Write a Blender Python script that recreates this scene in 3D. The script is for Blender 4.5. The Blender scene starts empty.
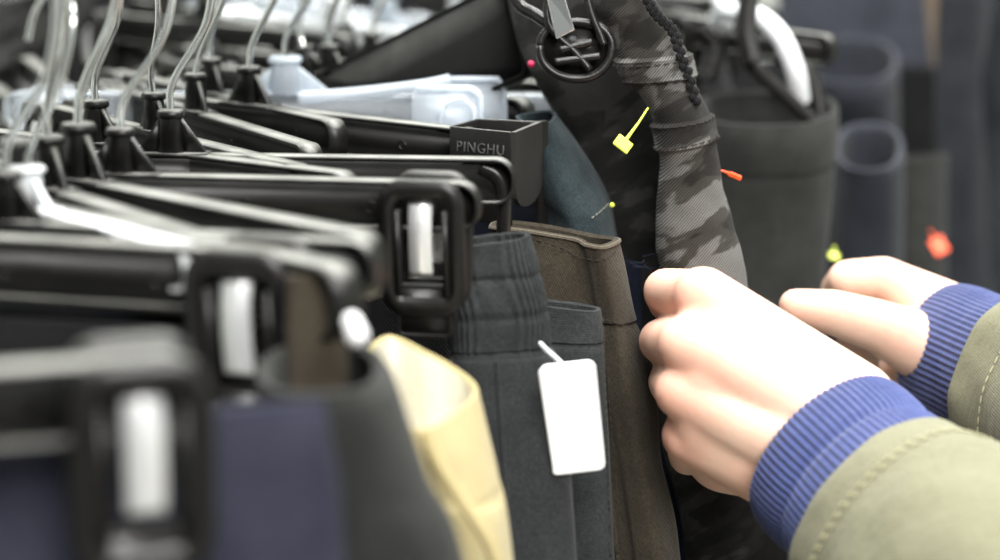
import bpy, math, random
from mathutils import Vector, Matrix, noise
random.seed(7)
R = math.radians
PITCH = R(12.0)
F = 70/36*1000.0
CH = 1.42                                    # camera height
cp, sp = math.cos(PITCH), math.sin(PITCH)
def P(px, py, d):                            # a point seen at px,py at depth d (metres along the axis)
    x = (px-500)/F*d; y = (280-py)/F*d
    return Vector((x, d*cp + y*sp, CH + y*cp - d*sp))
def onz(px, py, z):                          # the point seen at px,py lying at height z below the camera
    k = (280-py)/F*cp - sp
    return P(px, py, z/k)
COL = bpy.context.scene.collection
# ------------------------------------------------------------------ mesh builder
class MB:
    def __init__(s): s.v = []; s.f = []
    def add(s, vs, fs):
        b = len(s.v); s.v += [Vector(v) for v in vs]; s.f += [tuple(i+b for i in f) for f in fs]; return s
    def box(s, x0, x1, y0, y1, z0, z1, M=None):
        vs = [Vector((x, y, z)) for x in (x0, x1) for y in (y0, y1) for z in (z0, z1)]
        if M: vs = [M @ v for v in vs]
        return s.add(vs, [(0,1,3,2),(4,6,7,5),(0,4,5,1),(2,3,7,6),(0,2,6,4),(1,5,7,3)])
    def prism(s, pts, h, M=None):            # outline in local xz, thickness from y=h[0] to h[1]
        n = len(pts)
        vs = [Vector((x, h[0], z)) for x, z in pts] + [Vector((x, h[1], z)) for x, z in pts]
        if M: vs = [M @ v for v in vs]
        return s.add(vs, [tuple(range(n)), tuple(reversed(range(n, 2*n)))] + [(i, i+n, (i+1) % n+n, (i+1) % n) for i in range(n)])
    def strip(s, pts, w, t, M=None, closed=False):   # thin strip following pts (x,z), spanning y in w, thickness t inward
        n = len(pts); vs = []
        for i, (x, z) in enumerate(pts):
            a = Vector(pts[(i-1) % n] if (closed or i > 0) else pts[i]); b = Vector(pts[(i+1) % n] if (closed or i < n-1) else pts[i])
            tg = (b-a).normalized(); nx, nz = -tg.y*t, tg.x*t
            vs += [Vector((x, w[0], z)), Vector((x, w[1], z)), Vector((x+nx, w[1], z+nz)), Vector((x+nx, w[0], z+nz))]
        if M: vs = [M @ v for v in vs]
        fs = []
        for i in range(n if closed else n-1):
            a, b = 4*i, 4*((i+1) % n)
            fs += [(a+k, a+(k+1) % 4, b+(k+1) % 4, b+k) for k in range(4)]
        if not closed: fs += [(3,2,1,0), (4*n-4, 4*n-3, 4*n-2, 4*n-1)]
        return s.add(vs, fs)
    def loft(s, rings, cap0=True, cap1=True):
        n = len(rings[0]); vs = [v for r in rings for v in r]; fs = []
        for i in range(len(rings)-1):
            for k in range(n):
                fs.append((i*n+k, i*n+(k+1) % n, (i+1)*n+(k+1) % n, (i+1)*n+k))
        if cap0: fs.append(tuple(reversed(range(n))))
        if cap1: fs.append(tuple(range((len(rings)-1)*n, len(rings)*n)))
        return s.add(vs, fs)
    def tube(s, pts, r, seg=10):
        pts = [Vector(p) for p in pts]; rs = r if isinstance(r, (list, tuple)) else [r]*len(pts)
        tg = [(pts[min(i+1, len(pts)-1)]-pts[max(i-1, 0)]).normalized() for i in range(len(pts))]
        u = tg[0].orthogonal().normalized(); rings = []
        for i, p in enumerate(pts):
            u = (u - tg[i]*u.dot(tg[i])).normalized(); w = tg[i].cross(u)
            rings.append([p + (u*math.cos(a)+w*math.sin(a))*rs[i] for a in [2*math.pi*k/seg for k in range(seg)]])
        return s.loft(rings)
    def ball(s, c, r, sc=(1,1,1), seg=16):
        c = Vector(c); rings = []
        for i in range(1, seg):
            th = math.pi*i/seg
            rings.append([c+Vector((sc[0]*r*math.sin(th)*math.cos(a), sc[1]*r*math.sin(th)*math.sin(a), sc[2]*r*math.cos(th))) for a in [2*math.pi*k/seg for k in range(seg)]])
        return s.loft(rings)
    def capsule(s, a, b, ra, rb, seg=20):
        a = Vector(a); b = Vector(b); t = (b-a).normalized(); pts = []; rs = []
        for k in range(6):
            q = math.pi/2*k/6; pts.append(a - t*ra*math.cos(q)); rs.append(max(ra*math.sin(q), 1e-4))
        for k in range(7): pts.append(a.lerp(b, k/6)); rs.append(ra+(rb-ra)*k/6)
        for k in range(1, 7):
            q = math.pi/2*k/6; pts.append(b + t*rb*math.sin(q)); rs.append(max(rb*math.cos(q), 1e-4))
        return s.tube(pts, rs, seg)
    def mesh(s, name, mat, smooth=True, origin=None):
        me = bpy.data.meshes.new(name); o = origin or Vector((0,0,0))
        me.from_pydata([v-o for v in s.v], [], s.f); me.validate(); me.update()
        me.materials.append(mat)
        if smooth:
            me.polygons.foreach_set('use_smooth', [True]*len(me.polygons))
        return me
    def build(s, name, mat, parent=None, smooth=True, bevel=0, origin=None, sharp=35):
        if parent is not None and origin is None and parent.get('_w'): origin = Vector(parent['_w'])
        me = s.mesh(name, mat, smooth, origin)
        import bmesh
        bm = bmesh.new(); bm.from_mesh(me); bmesh.ops.recalc_face_normals(bm, faces=bm.faces)
        for e in bm.edges:
            if len(e.link_faces) == 2 and e.calc_face_angle(0) > R(sharp): e.smooth = False
        bm.to_mesh(me); bm.free()
        ob = bpy.data.objects.new(name, me); COL.objects.link(ob)
        if bevel:
            m = ob.modifiers.new('b', 'BEVEL'); m.width = bevel; m.segments = 2; m.limit_method = 'ANGLE'; m.angle_limit = R(40)
            me.polygons.foreach_set('use_smooth', [True]*len(me.polygons))
        if parent is not None: ob.parent = parent
        elif origin is not None: ob.location = origin
        return ob
def tag(o, label=None, cat=None, group=None, kind=None):
    if label: o['label'] = label
    if cat: o['category'] = cat
    if group: o['group'] = group
    if kind: o['kind'] = kind
    return o
def empty(name, loc, label, cat, group=None):
    o = bpy.data.objects.new(name, None); COL.objects.link(o); o.location = loc; o.empty_display_size = .02
    tag(o, label, cat, group); o['_w'] = list(loc); return o
def catmull(p, n, closed=False):
    p = [Vector(q) for q in p]; out = []; m = len(p); segs = m if closed else m-1
    for k in range(n):
        t = k/n*segs if closed else k/(n-1)*segs
        i = min(int(t), segs-1); f = t-i
        g = (lambda j: p[j % m]) if closed else (lambda j: p[max(0, min(m-1, j))])
        a, b, c, d = g(i-1), g(i), g(i+1), g(i+2)
        out.append(.5*((2*b)+(c-a)*f+(2*a-5*b+4*c-d)*f*f+(3*b-a-3*c+d)*f**3))
    return out
# ------------------------------------------------------------------ materials
def mat(name, col, rough=.6, metal=0, **k):
    m = bpy.data.materials.new(name); m.use_nodes = True; nt = m.node_tree; b = nt.nodes['Principled BSDF']
    b.inputs['Base Color'].default_value = (*col, 1); b.inputs['Roughness'].default_value = rough; b.inputs['Metallic'].default_value = metal
    for q, v in k.items(): b.inputs[q.replace('_', ' ')].default_value = v
    return m
def N(m, t, **k):
    n = m.node_tree.nodes.new(t)
    for q, v in k.items(): setattr(n, q, v)
    return n
def L(m, a, b): m.node_tree.links.new(a, b)
def bsdf(m): return m.node_tree.nodes['Principled BSDF']
def coords(m, scale=(1,1,1), rot=(0,0,0)):
    tc = N(m, 'ShaderNodeTexCoord'); mp = N(m, 'ShaderNodeMapping'); mp.inputs['Scale'].default_value = scale; mp.inputs['Rotation'].default_value = rot
    L(m, tc.outputs['Object'], mp.inputs['Vector']); return mp.outputs['Vector']
def ramp(m, fac, stops):
    r = N(m, 'ShaderNodeValToRGB'); L(m, fac, r.inputs['Fac'])
    while len(r.color_ramp.elements) < len(stops): r.color_ramp.elements.new(.5)
    for e, (p, c) in zip(r.color_ramp.elements, stops): e.position = p; e.color = (*c, 1)
    return r.outputs['Color']
def noise_n(m, vec, scale, detail=3, rough=.5):
    n = N(m, 'ShaderNodeTexNoise'); n.inputs['Scale'].default_value = scale; n.inputs['Detail'].default_value = detail; n.inputs['Roughness'].default_value = rough
    L(m, vec, n.inputs['Vector']); return n.outputs['Fac']
def bump(m, fac, strength, dist):
    b = N(m, 'ShaderNodeBump'); b.inputs['Strength'].default_value = strength; b.inputs['Distance'].default_value = dist
    L(m, fac, b.inputs['Height']); 
    bs = bsdf(m).inputs['Normal']
    if bs.is_linked: L(m, bs.links[0].from_socket, b.inputs['Normal'])
    L(m, b.outputs['Normal'], bs)
def cloth(name, col, hi=None, weave=1400, ws=.5, rot=(0,R(35),0), rough=.9, sheen=.05, blot=28, fade=.25, wrinkle=0.0025):
    m = mat(name, col, rough, Sheen_Weight=sheen, Sheen_Roughness=.5, Specular_IOR_Level=.2)
    v = coords(m); hi = hi or tuple(min(1, c*1.7+.004) for c in col)
    f = noise_n(m, v, blot, 5, .6); f2 = noise_n(m, v, 900, 2, .7)
    mx = N(m, 'ShaderNodeMath', operation='MULTIPLY'); L(m, f, mx.inputs[0]); L(m, f2, mx.inputs[1])
    c = ramp(m, mx.outputs[0], [(.12, col), (.45, hi)]); L(m, c, bsdf(m).inputs['Base Color'])
    w = N(m, 'ShaderNodeTexWave', wave_type='BANDS'); w.inputs['Scale'].default_value = weave/4.5; w.inputs['Distortion'].default_value = 1.0
    w.inputs['Detail'].default_value = 1; w.inputs['Detail Scale'].default_value = 3
    L(m, coords(m, (1,1,1), rot), w.inputs['Vector'])
    bump(m, w.outputs['Fac'], ws, .0004)
    bump(m, f2, .4, .0005)
    f3 = noise_n(m, coords(m, (1,1,.45)), 60, 4, .55); bump(m, f3, .5, wrinkle)
    return m
def plastic(name, col, rough=.32, dust_light=.12, dcol=(.27,.27,.25)):
    m = mat(name, col, rough, Specular_IOR_Level=.4)
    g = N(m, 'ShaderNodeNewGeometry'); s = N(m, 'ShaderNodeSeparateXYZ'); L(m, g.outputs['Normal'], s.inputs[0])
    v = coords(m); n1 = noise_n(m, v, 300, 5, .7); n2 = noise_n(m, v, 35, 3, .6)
    a = N(m, 'ShaderNodeMapRange'); a.inputs['From Min'].default_value = .55; a.inputs['From Max'].default_value = 1; L(m, s.outputs['Z'], a.inputs['Value'])  # up-facing sides paler: dust and overhead light together in the colour
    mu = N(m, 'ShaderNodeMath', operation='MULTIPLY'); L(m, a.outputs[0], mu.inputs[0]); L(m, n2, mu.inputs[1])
    mu2 = N(m, 'ShaderNodeMath', operation='MULTIPLY_ADD'); L(m, mu.outputs[0], mu2.inputs[0]); mu2.inputs[1].default_value = dust_light*4; 
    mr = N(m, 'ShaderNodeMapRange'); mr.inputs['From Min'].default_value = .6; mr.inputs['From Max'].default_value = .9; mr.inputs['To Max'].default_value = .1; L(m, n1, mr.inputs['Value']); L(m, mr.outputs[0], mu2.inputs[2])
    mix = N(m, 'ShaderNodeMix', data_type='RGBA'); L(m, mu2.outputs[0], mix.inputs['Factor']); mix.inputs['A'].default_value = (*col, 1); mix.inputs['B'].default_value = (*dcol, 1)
    L(m, mix.outputs['Result'], bsdf(m).inputs['Base Color'])
    r2 = N(m, 'ShaderNodeMapRange'); r2.inputs['To Min'].default_value = rough-.08; r2.inputs['To Max'].default_value = rough+.2; L(m, n2, r2.inputs['Value']); L(m, r2.outputs[0], bsdf(m).inputs['Roughness'])
    bump(m, n1, .25, .0002)
    return m
M = {}
M['black'] = plastic('black plastic', (.007,.0068,.0062), dust_light=.42)
M['clipblack'] = plastic('clip plastic', (.010,.0095,.009), .28, .16)
M['matte'] = plastic('matte black plastic', (.004,.004,.004), .6, .3); bsdf(M['matte']).inputs['Specular IOR Level'].default_value = .12
M['flap'] = plastic('satin plastic', (.028,.027,.025), .42, .16)
M['glossy'] = plastic('glossy black plastic', (.01,.0095,.009), .22, .10)
M['white'] = mat('white plastic', (.80,.83,.86), .3, Subsurface_Weight=.3, Subsurface_Radius=(.01,.01,.01), Subsurface_Scale=.5)
M['clear'] = mat('clear plastic', (.90,.95,1.0), .14, Transmission_Weight=.72, IOR=1.35, Alpha=.8, Specular_IOR_Level=.8)
M['milky'] = mat('milky plastic', (.80,.87,.95), .2, Transmission_Weight=.35, IOR=1.3, Alpha=.72)
M['wire'] = mat('zinc wire', (.90,.92,.92), .2, 1)
M['steel'] = mat('spring steel', (.95,.96,.97), .32, .55)
M['navy'] = cloth('navy cotton', (.013,.014,.026), (.040,.041,.062), ws=.3)
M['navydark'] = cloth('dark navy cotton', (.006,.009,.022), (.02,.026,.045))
M['charcoal'] = cloth('charcoal jersey', (.011,.0125,.0135), (.036,.039,.040), weave=1600, ws=.25, rot=(0,R(90),0))
M['grey'] = cloth('dark grey cotton', (.009,.0095,.009), (.026,.027,.025))
M['cream'] = cloth('cream cotton', (.33,.27,.13), (.45,.385,.205), weave=1500, ws=.25, sheen=.1)
M['lining'] = cloth('cream lining', (.58,.55,.46), (.70,.67,.57), ws=.1, sheen=0)
M['brown'] = cloth('brown olive twill', (.019,.0155,.0105), (.062,.051,.036), weave=1600, ws=.25, rot=(0,R(30),0), blot=18)
M['brownrim'] = cloth('pale brown edge', (.05,.042,.03), (.13,.11,.08), ws=.2)
M['teal'] = cloth('blue black denim', (.006,.012,.015), (.030,.043,.049), weave=1300, ws=.3, blot=60)
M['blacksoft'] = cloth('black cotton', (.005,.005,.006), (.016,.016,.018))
M['bggrey'] = cloth('charcoal cotton', (.011,.0115,.0105), (.036,.037,.034), ws=.15)
M['bgblue'] = cloth('faded blue black cotton', (.006,.007,.011), (.018,.021,.028), ws=.15)
M['bgdark'] = cloth('blue black wool', (.009,.010,.013), (.027,.029,.035), ws=.15)
M['bgslate'] = cloth('slate cotton', (.018,.020,.028), (.048,.051,.066), ws=.15)
M['bgtan'] = cloth('tan cotton', (.09,.065,.045), (.16,.12,.085), ws=.15)
M['olive'] = cloth('olive canvas', (.145,.142,.09), (.21,.206,.138), weave=1500, ws=.25, sheen=.15, blot=14, wrinkle=.004)
M['thread'] = mat('dark thread', (.02,.018,.016), .9)
M['threadgrey'] = mat('grey thread', (.22,.21,.18), .9)
M['threadolive'] = mat('olive thread', (.36,.35,.22), .9)
M['tagwhite'] = mat('white card', (.95,.95,.96), .4)
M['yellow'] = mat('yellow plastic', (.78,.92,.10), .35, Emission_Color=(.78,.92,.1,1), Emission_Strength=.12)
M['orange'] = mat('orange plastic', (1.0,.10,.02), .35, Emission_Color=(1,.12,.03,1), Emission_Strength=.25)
M['pink'] = mat('pink plastic', (.7,.03,.12), .35)
M['chrome'] = mat('rail chrome', (.7,.7,.7), .2, 1)
M['embossed'] = mat('embossed lettering', (.09,.09,.085), .4)
# camouflage twill
def camo(name, dark, mid, light):
    m = mat(name, dark, .85, Sheen_Weight=.04, Specular_IOR_Level=.2)
    v0 = coords(m, (1,1,1), (0,R(32),0)); mp2 = N(m, 'ShaderNodeMapping'); mp2.inputs['Scale'].default_value = (.8,1,2.4); L(m, v0, mp2.inputs['Vector']); v = mp2.outputs['Vector']
    n = noise_n(m, v, 34, 3, .5)
    n2 = noise_n(m, coords(m, (1,1,1.6), (0,R(20),0)), 40, 2, .5)
    ad = N(m, 'ShaderNodeMath', operation='MULTIPLY_ADD'); L(m, n2, ad.inputs[0]); ad.inputs[1].default_value = .25; L(m, n, ad.inputs[2])
    r = N(m, 'ShaderNodeValToRGB'); r.color_ramp.interpolation = 'EASE'; L(m, ad.outputs[0], r.inputs['Fac'])
    for q in range(2): r.color_ramp.elements.new(.5)
    for e, (p, c) in zip(r.color_ramp.elements, [(.53, dark), (.57, mid), (.625, mid), (.665, light)]): e.position = p; e.color = (*c, 1)
    w = N(m, 'ShaderNodeTexWave', wave_type='BANDS'); w.inputs['Scale'].default_value = 330; w.inputs['Distortion'].default_value = 1.2
    L(m, coords(m, (1,1,1), (0,R(-40),0)), w.inputs['Vector'])
    mu = N(m, 'ShaderNodeMix', data_type='RGBA', blend_type='MULTIPLY'); mu.inputs['Factor'].default_value = .75; L(m, r.outputs['Color'], mu.inputs['A'])
    L(m, ramp(m, w.outputs['Fac'], [(.2,(.3,.3,.3)), (.8,(1.2,1.2,1.2))]), mu.inputs['B']); L(m, mu.outputs['Result'], bsdf(m).inputs['Base Color'])
    bump(m, w.outputs['Fac'], .6, .0006); bump(m, noise_n(m, coords(m, (1,1,.6)), 70, 4), .5, .003)
    return m
M['camo'] = camo('charcoal camouflage twill', (.016,.015,.013), (.042,.039,.034), (.14,.138,.133))
M['camoshade'] = camo('camouflage twill with painted shade', (.008,.008,.008), (.016,.016,.015), (.040,.040,.038))  # copy of camo with the trouser body's shade put into the colour
# skin
def skin():
    m = mat('skin', (.84,.60,.47), .45, Subsurface_Weight=.18, Subsurface_Scale=.008, Specular_IOR_Level=.35)
    bsdf(m).inputs['Subsurface Radius'].default_value = (1,.35,.2)
    v = coords(m); c = ramp(m, noise_n(m, v, 38, 3, .5), [(.35, (.82,.57,.44)), (.7, (.77,.46,.35))])
    L(m, c, bsdf(m).inputs['Base Color'])
    at = N(m, 'ShaderNodeAttribute'); at.attribute_name = 'pink'
    mx = N(m, 'ShaderNodeMix', data_type='RGBA'); L(m, at.outputs['Fac'], mx.inputs['Factor']); L(m, c, mx.inputs['A']); mx.inputs['B'].default_value = (.84,.36,.27,1)
    L(m, mx.outputs['Result'], bsdf(m).inputs['Base Color'])
    bump(m, noise_n(m, v, 220, 4, .6), .25, .0006)
    return m
M['skin'] = skin()
M['knit'] = cloth('blue rib knit', (.028,.042,.14), (.065,.088,.24), weave=3000, ws=.3, sheen=.3)
# ------------------------------------------------------------------ setting
def struct(o): tag(o, kind='structure'); return o
cam_d = bpy.data.cameras.new('camera'); cam = bpy.data.objects.new('camera', cam_d); COL.objects.link(cam)
cam.location = (0,0,CH); cam.rotation_euler = (R(90)-PITCH, 0, 0); cam_d.lens = 70; cam_d.sensor_width = 36; cam_d.clip_start = .02
cam_d.dof.use_dof = True; cam_d.dof.focus_distance = .80; cam_d.dof.aperture_fstop = 5.0; cam_d.dof.aperture_blades = 0
bpy.context.scene.camera = cam
mf = mat('floor vinyl', (.30,.29,.27), .35); L(mf, ramp(mf, noise_n(mf, coords(mf), 6, 5), [(.3,(.24,.23,.21)),(.7,(.36,.35,.32))]), bsdf(mf).inputs['Base Color'])
struct(MB().box(-3,3.2,-1.5,4.2,-.05,0).build('floor', mf, smooth=False))
mw = mat('wall paint', (.62,.64,.60), .8); L(mw, ramp(mw, noise_n(mw, coords(mw), 3, 4), [(.3,(.55,.57,.53)),(.7,(.68,.70,.66))]), bsdf(mw).inputs['Base Color'])
struct(MB().box(-3,3.2,4.2,4.3,0,3).build('wall_back', mw, smooth=False))
struct(MB().box(-3.1,-3,-1.5,4.3,0,3).build('wall_left', mw, smooth=False))
struct(MB().box(3.2,3.3,-1.5,4.3,0,3).build('wall_right', mw, smooth=False))
# ------------------------------------------------------------------ hangers
def rrect(x0, x1, z0, z1, r, k=6):
    out = []
    for cx, cz, a0 in ((x1-r, z1-r, 0), (x0+r, z1-r, 90), (x0+r, z0+r, 180), (x1-r, z0+r, 270)):
        for i in range(k+1):
            a = R(a0+90*i/k); out.append((cx+r*math.cos(a), cz+r*math.sin(a)))
    return out
HB = .019
def bar_mesh(Lh, mt, w=.0048):
    b = MB(); o = rrect(-Lh, Lh, -HB, 0, .008)
    b.strip(o, (-w, w), .0016, closed=True)
    b.prism(rrect(-Lh+.001, Lh-.001, -HB+.0008, -.0008, .0075), (-.0011, .0011))
    for x in [-Lh*.8, -Lh*.4, Lh*.35, Lh*.7]:     # small round moulding marks on the web
        pts = [(x+.0022*math.cos(a), -HB*.55+.0022*math.sin(a)) for a in [math.pi*2*k/14 for k in range(14)]]
        b.strip(pts, (-.0016, .0016), .0004, closed=True)
    return b.mesh('bar', mt)
def neck_mesh(mt, fat=1.0):
    b = MB(); f = fat
    def sq(w, d, z): return [Vector((w*x, d*y, z)) for x, y in ((1,.5),(.5,1),(-.5,1),(-1,.5),(-1,-.5),(-.5,-1),(.5,-1),(1,-.5))]
    b.loft([sq(.0055*f,.0050*f,-.001), sq(.0042*f,.0042*f,.017), sq(.0044*f,.0044*f,.019)])
    b.loft([sq(.0052*f,.0052*f,.0185), sq(.0054*f,.0054*f,.0205), sq(.0046*f,.0046*f,.0225)])
    for s in (-1, 1):
        b.prism([(s*.003,-.001), (s*.0145*f,-.001), (s*.014*f,.0012), (s*.0045,.0185), (s*.003,.0185)], (-.0011*f, .0011*f))
    b.box(-.0155*f,.0155*f,-.0056,.0056,-.0012,.0006)
    for v in b.v:
        if v.z > .002: v.z *= .80
    return b.mesh('neck', mt)
def hook_mesh(lean=0.0, side=1):
    b = MB(); p = [(0,.006), (0,.022), (.0003,.031), (.004,.039), (.0095,.047), (.0150,.056), (.0180,.066), (.0195,.078)]
    for i in range(1, 13):
        a = R(i*15); p.append((.0195*math.cos(a), .083+.0195*math.sin(a)))
    p.append((-.0195,.078))
    b.tube(catmull([(side*x, lean*(z-.02)*(1 if z > .02 else 0), z-.005) for x, z in p], 60), .00155, 10)
    return b.mesh('hook', M['wire'])
def clip_meshes(mt):
    out = []
    for s in (-1, 1):
        b = MB()
        # plate leans in toward the bottom: shear y with z
        def T(m): 
            for v in m.v: v.y += s*(.0085 + (v.z+.01)*.12)
            return m
        b.strip(list(reversed(rrect(-.0128,.0128,-.034,.0045,.0035))), (-.0022,.0022), .0076, closed=True)
        b.prism([(-.0068,-.0045),(-.0068,.0040),(.0068,.0040),(.0068,-.0045)], (-.0016,.0016))
        b.prism(rrect(-.0130,.0130,-.050,-.029,.003), (-.0014,.0014))
        b.strip(rrect(-.0130,.0130,-.050,-.029,.003), (-.0019,.0019), .0012, closed=True)
        b.box(-.0128,-.0100,-.003,.003,-.033,0); b.box(.0100,.0128,-.003,.003,-.033,0)
        T(b); out.append(b.mesh('clip_plate', mt))
    q = [(-.0105,-.024), (-.0122,-.012), (-.0120,-.002), (-.0085,.0062), (0,.0090), (.0085,.0062), (.0120,-.002), (.0122,-.012), (.0105,-.024)]
    b = MB(); cc = catmull([(y, 0, z) for y, z in q], 44)
    b.strip([(c.x, c.z) for c in cc], (-.0055,.0055), .0009, M=Matrix.Rotation(R(90), 4, 'Z'))
    out.append(b.mesh('clip_spring', M['steel']))
    return out
MESH = {}
for k, mt in (('black', M['black']), ('white', M['white']), ('clear', M['clear'])):
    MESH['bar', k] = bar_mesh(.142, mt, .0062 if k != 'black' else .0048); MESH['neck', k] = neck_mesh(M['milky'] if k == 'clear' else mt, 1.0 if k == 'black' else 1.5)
MESH['clip', 'black'] = clip_meshes(M['clipblack']); MESH['clip', 'white'] = clip_meshes(M['white']); MESH['clip', 'clear'] = clip_meshes(M['clear'])
HOOKS = [hook_mesh(.0), hook_mesh(.12), hook_mesh(-.1), hook_mesh(.25)]
def part(name, me, parent, M4=None):
    o = bpy.data.objects.new(name, me); COL.objects.link(o); o.parent = parent
    if M4 is not None: o.matrix_local = M4
    return o
HANG = 0
def hanger(neck, toward, label, kind='black', clips=(-.118,.118), scale=1.0, group='trouser hangers on the near rail', roll=0, ck=None, hook=True, yaw=0, cz=-.010):
    global HANG
    n = Vector(neck); X = (Vector(toward)-n).normalized()
    Y = Vector((0,0,1)).cross(X).normalized(); Z = X.cross(Y)
    m = Matrix((X, Y, Z)).transposed().to_4x4() @ Matrix.Rotation(roll, 4, 'X')
    root = bpy.data.objects.new('trouser_hanger', None); COL.objects.link(root); root.empty_display_size = .02
    root.matrix_world = Matrix.Translation(n) @ m @ Matrix.Scale(scale, 4)
    tag(root, label, 'hanger', group)
    part('bar', MESH['bar', kind], root); part('neck', MESH['neck', kind], root)
    if hook: part('hook', HOOKS[HANG % 4], root, Matrix.Rotation(R(yaw), 4, 'Z'))
    HANG += 1
    for c in clips:
        pl = MESH['clip', ck or kind]
        e = part('clip', pl[0], root, Matrix.Translation((c, 0, cz)) @ Matrix.Scale(.80, 4, (1,0,0)))
        part('clip_back', pl[1], e); part('clip_spring', pl[2], e)
    return root
Z0 = -.110
def H(nx, ny, ex, ey, label, zn=Z0, ze=Z0, **k): return hanger(onz(nx, ny, zn), onz(ex, ey, ze), label, **k)
# near blurred ones: neck is outside the frame to the left
def Hend(ex, ey, ox, oy, label, Lh=.142, **k):
    e = onz(ex, ey, Z0); o = onz(ox, oy, Z0); d = (o-e).normalized(); n = e + d*Lh*k.get('scale', 1)
    return hanger(n, e, label, **k)
hA = Hend(196, 352, 0, 366, 'blurred black hanger nearest the camera at lower left, steel clip shining over navy trousers', clips=(-.118,.128), yaw=5)
hA2 = H(8, 220, 400, 243, 'blurred black hanger whose neck stands at the left edge beside the white neck', clips=(-.118,), scale=.88)
hB = Hend(297, 252, 0, 236, 'blurred black hanger with a shining steel clip left of the dark opening', clips=(-.118,.128), scale=1.02)
hD = H(28, 204, 250, 262, 'white plastic hanger slanting between the black hangers at the left edge', kind='white', clips=(-.118,), scale=.72)
hF = H(50, 186, 285, 262, 'black hanger just right of the white one, slanting down to the right', clips=(-.118,), scale=1.0)
hG = H(80, 178, 400, 240, 'black hanger with a pale dusty edge slanting below the two level bars', clips=(-.118,), scale=1.12)
hG2 = H(20, 200, 372, 272, 'black hanger low behind the dusty slanting one, end curved above the brown patch', clips=(-.118,), scale=1.16, hook=False)
hH = H(122, 173, 478, 182, 'level black hanger whose steel clip holds the ribbed charcoal waistband', clips=(-.118,.121), scale=.94)
hI = H(172, 153, 512, 158, 'level black hanger directly below the boxy lettered clip', clips=(-.118,), scale=.955)
hJ = H(250, 104, 446, 126, 'black hanger running into the boxy lettered clip', clips=(-.118,), scale=1.0)
hK = H(155, 130, 310, 168, 'black hanger with a short grey neck behind the two level bars', clips=(-.118,), scale=.9)
hK2 = H(196, 110, 360, 160, 'black hanger slanting right behind the level bars, first of the crossing pair', clips=(-.118,), scale=.95)
hK3 = H(212, 92, 420, 140, 'black hanger slanting right behind the level bars, second of the crossing pair', clips=(-.118,), scale=.95)
hL = H(286, 92, 470, 93, 'clear plastic hanger with a milky cone neck', kind='clear', clips=(-.118,), scale=1.0)
hM = H(330, 78, 500, 96, 'black hanger behind the clear one, pale rib on its neck', clips=(-.118,), scale=1.0)
hM2 = H(372, 64, 560, 84, 'black hanger deep behind the clear hanger, below the tilted wide bar', clips=(-.118,), scale=1.0)
for i, (a, b, c, d) in enumerate(((97,142,330,170), (345,52,520,66))):
    H(a, b, c, d, ['black hanger whose collar peeps out left of the level bars', 'black hanger farthest back on the near rail'][i], clips=(-.118,), scale=.97)
inv = hG2.matrix_world.inverted()
b = MB(); b.capsule(inv @ P(352,322,.53), inv @ P(357,336,.53), .0022, .0026); part('marker_or_glint', b.mesh('marker_or_glint', M['tagwhite']), hG2)  # white blob added as a small painted clip highlight, no real marker
# lettered box clip, part of hJ
inv = hJ.matrix_world.inverted()
base = onz(449, 126, Z0+.002); fx = (onz(511, 131, Z0+.002)-base); fx.z = 0
W = [base, onz(511, 132, Z0+.002), onz(538, 121, Z0+.002), onz(477, 118, Z0+.002)]
c3 = (W[0]+W[1]+W[2]+W[3])/4
b = MB(); t = .0016
def wall(b, a, c, h0, h1, th=t, top=0):
    dd = (c-a); dd.z = 0; dd.normalize(); nn = Vector((-dd.y, dd.x, 0))
    vs = []
    for p in (a, c):
        for q in (0, th):
            for z in (-h0, -h1): vs.append(inv @ (p + nn*q + Vector((0,0,z))))
    b.add(vs, [(0,1,3,2),(4,6,7,5),(0,4,5,1),(2,3,7,6),(0,2,6,4),(1,5,7,3)])
wall(b, W[0], W[1], 0, .040); wall(b, W[2], W[3], 0, .03); wall(b, W[3], W[0], 0, .03)
me = b.mesh('clip_box', M['clipblack']); o = part('clip', me, hJ); m_ = o.modifiers.new('b', 'BEVEL'); m_.width = .0007; m_.segments = 2
b = MB(); a, c = W[1], W[2]; dd = (c-a); dd.z = 0; ln = dd.length; dd.normalize(); nn = Vector((dd.y, -dd.x, 0))
ol = [(0,0), (ln,0), (ln,-.030)] + [(ln*.5+ln*.5*math.cos(R(q))*(1 if q < 90 else .95), -.026-.008*math.sin(R(q))) for q in range(10, 180, 14)] + [(0,-.022)]
ol = list(reversed(ol))
vs = [inv @ (a + dd*x + Vector((0,0,z)) + nn*th) for th in (0, .0022) for x, z in ol]; n_ = len(ol)
b.add(vs, [tuple(range(n_)), tuple(reversed(range(n_, 2*n_)))] + [(i, i+n_, (i+1) % n_+n_, (i+1) % n_) for i in range(n_)])
o2 = part('side_flap', b.mesh('side_flap', M['flap'], smooth=False), o); m_ = o2.modifiers.new('b', 'BEVEL'); m_.width = .0006; m_.segments = 2
b = MB(); a2 = W[2]; e2 = a2 + Vector((.0022,.0012,0))
wall(b, a2-dd*.002+nn*.001, a2+dd*.002+nn*.004, 0, .10, .003)
part('back_jaw', b.mesh('back_jaw', M['glossy'], smooth=False), o)
fc = bpy.data.curves.new('lettering', 'FONT'); fc.body = 'PINGHU'; fc.size = .0062; fc.extrude = .00025; fc.space_character = 1.15
fo = bpy.data.objects.new('tmp', fc); COL.objects.link(fo); bpy.context.view_layer.update()
fm = bpy.data.meshes.new_from_object(fo.evaluated_get(bpy.context.evaluated_depsgraph_get())); bpy.data.objects.remove(fo)
fm.materials.clear(); fm.materials.append(M['embossed'])
dx = (W[1]-W[0]); dx.z = 0; dx.normalize(); dn = Vector((dx.y, -dx.x, 0))
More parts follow.
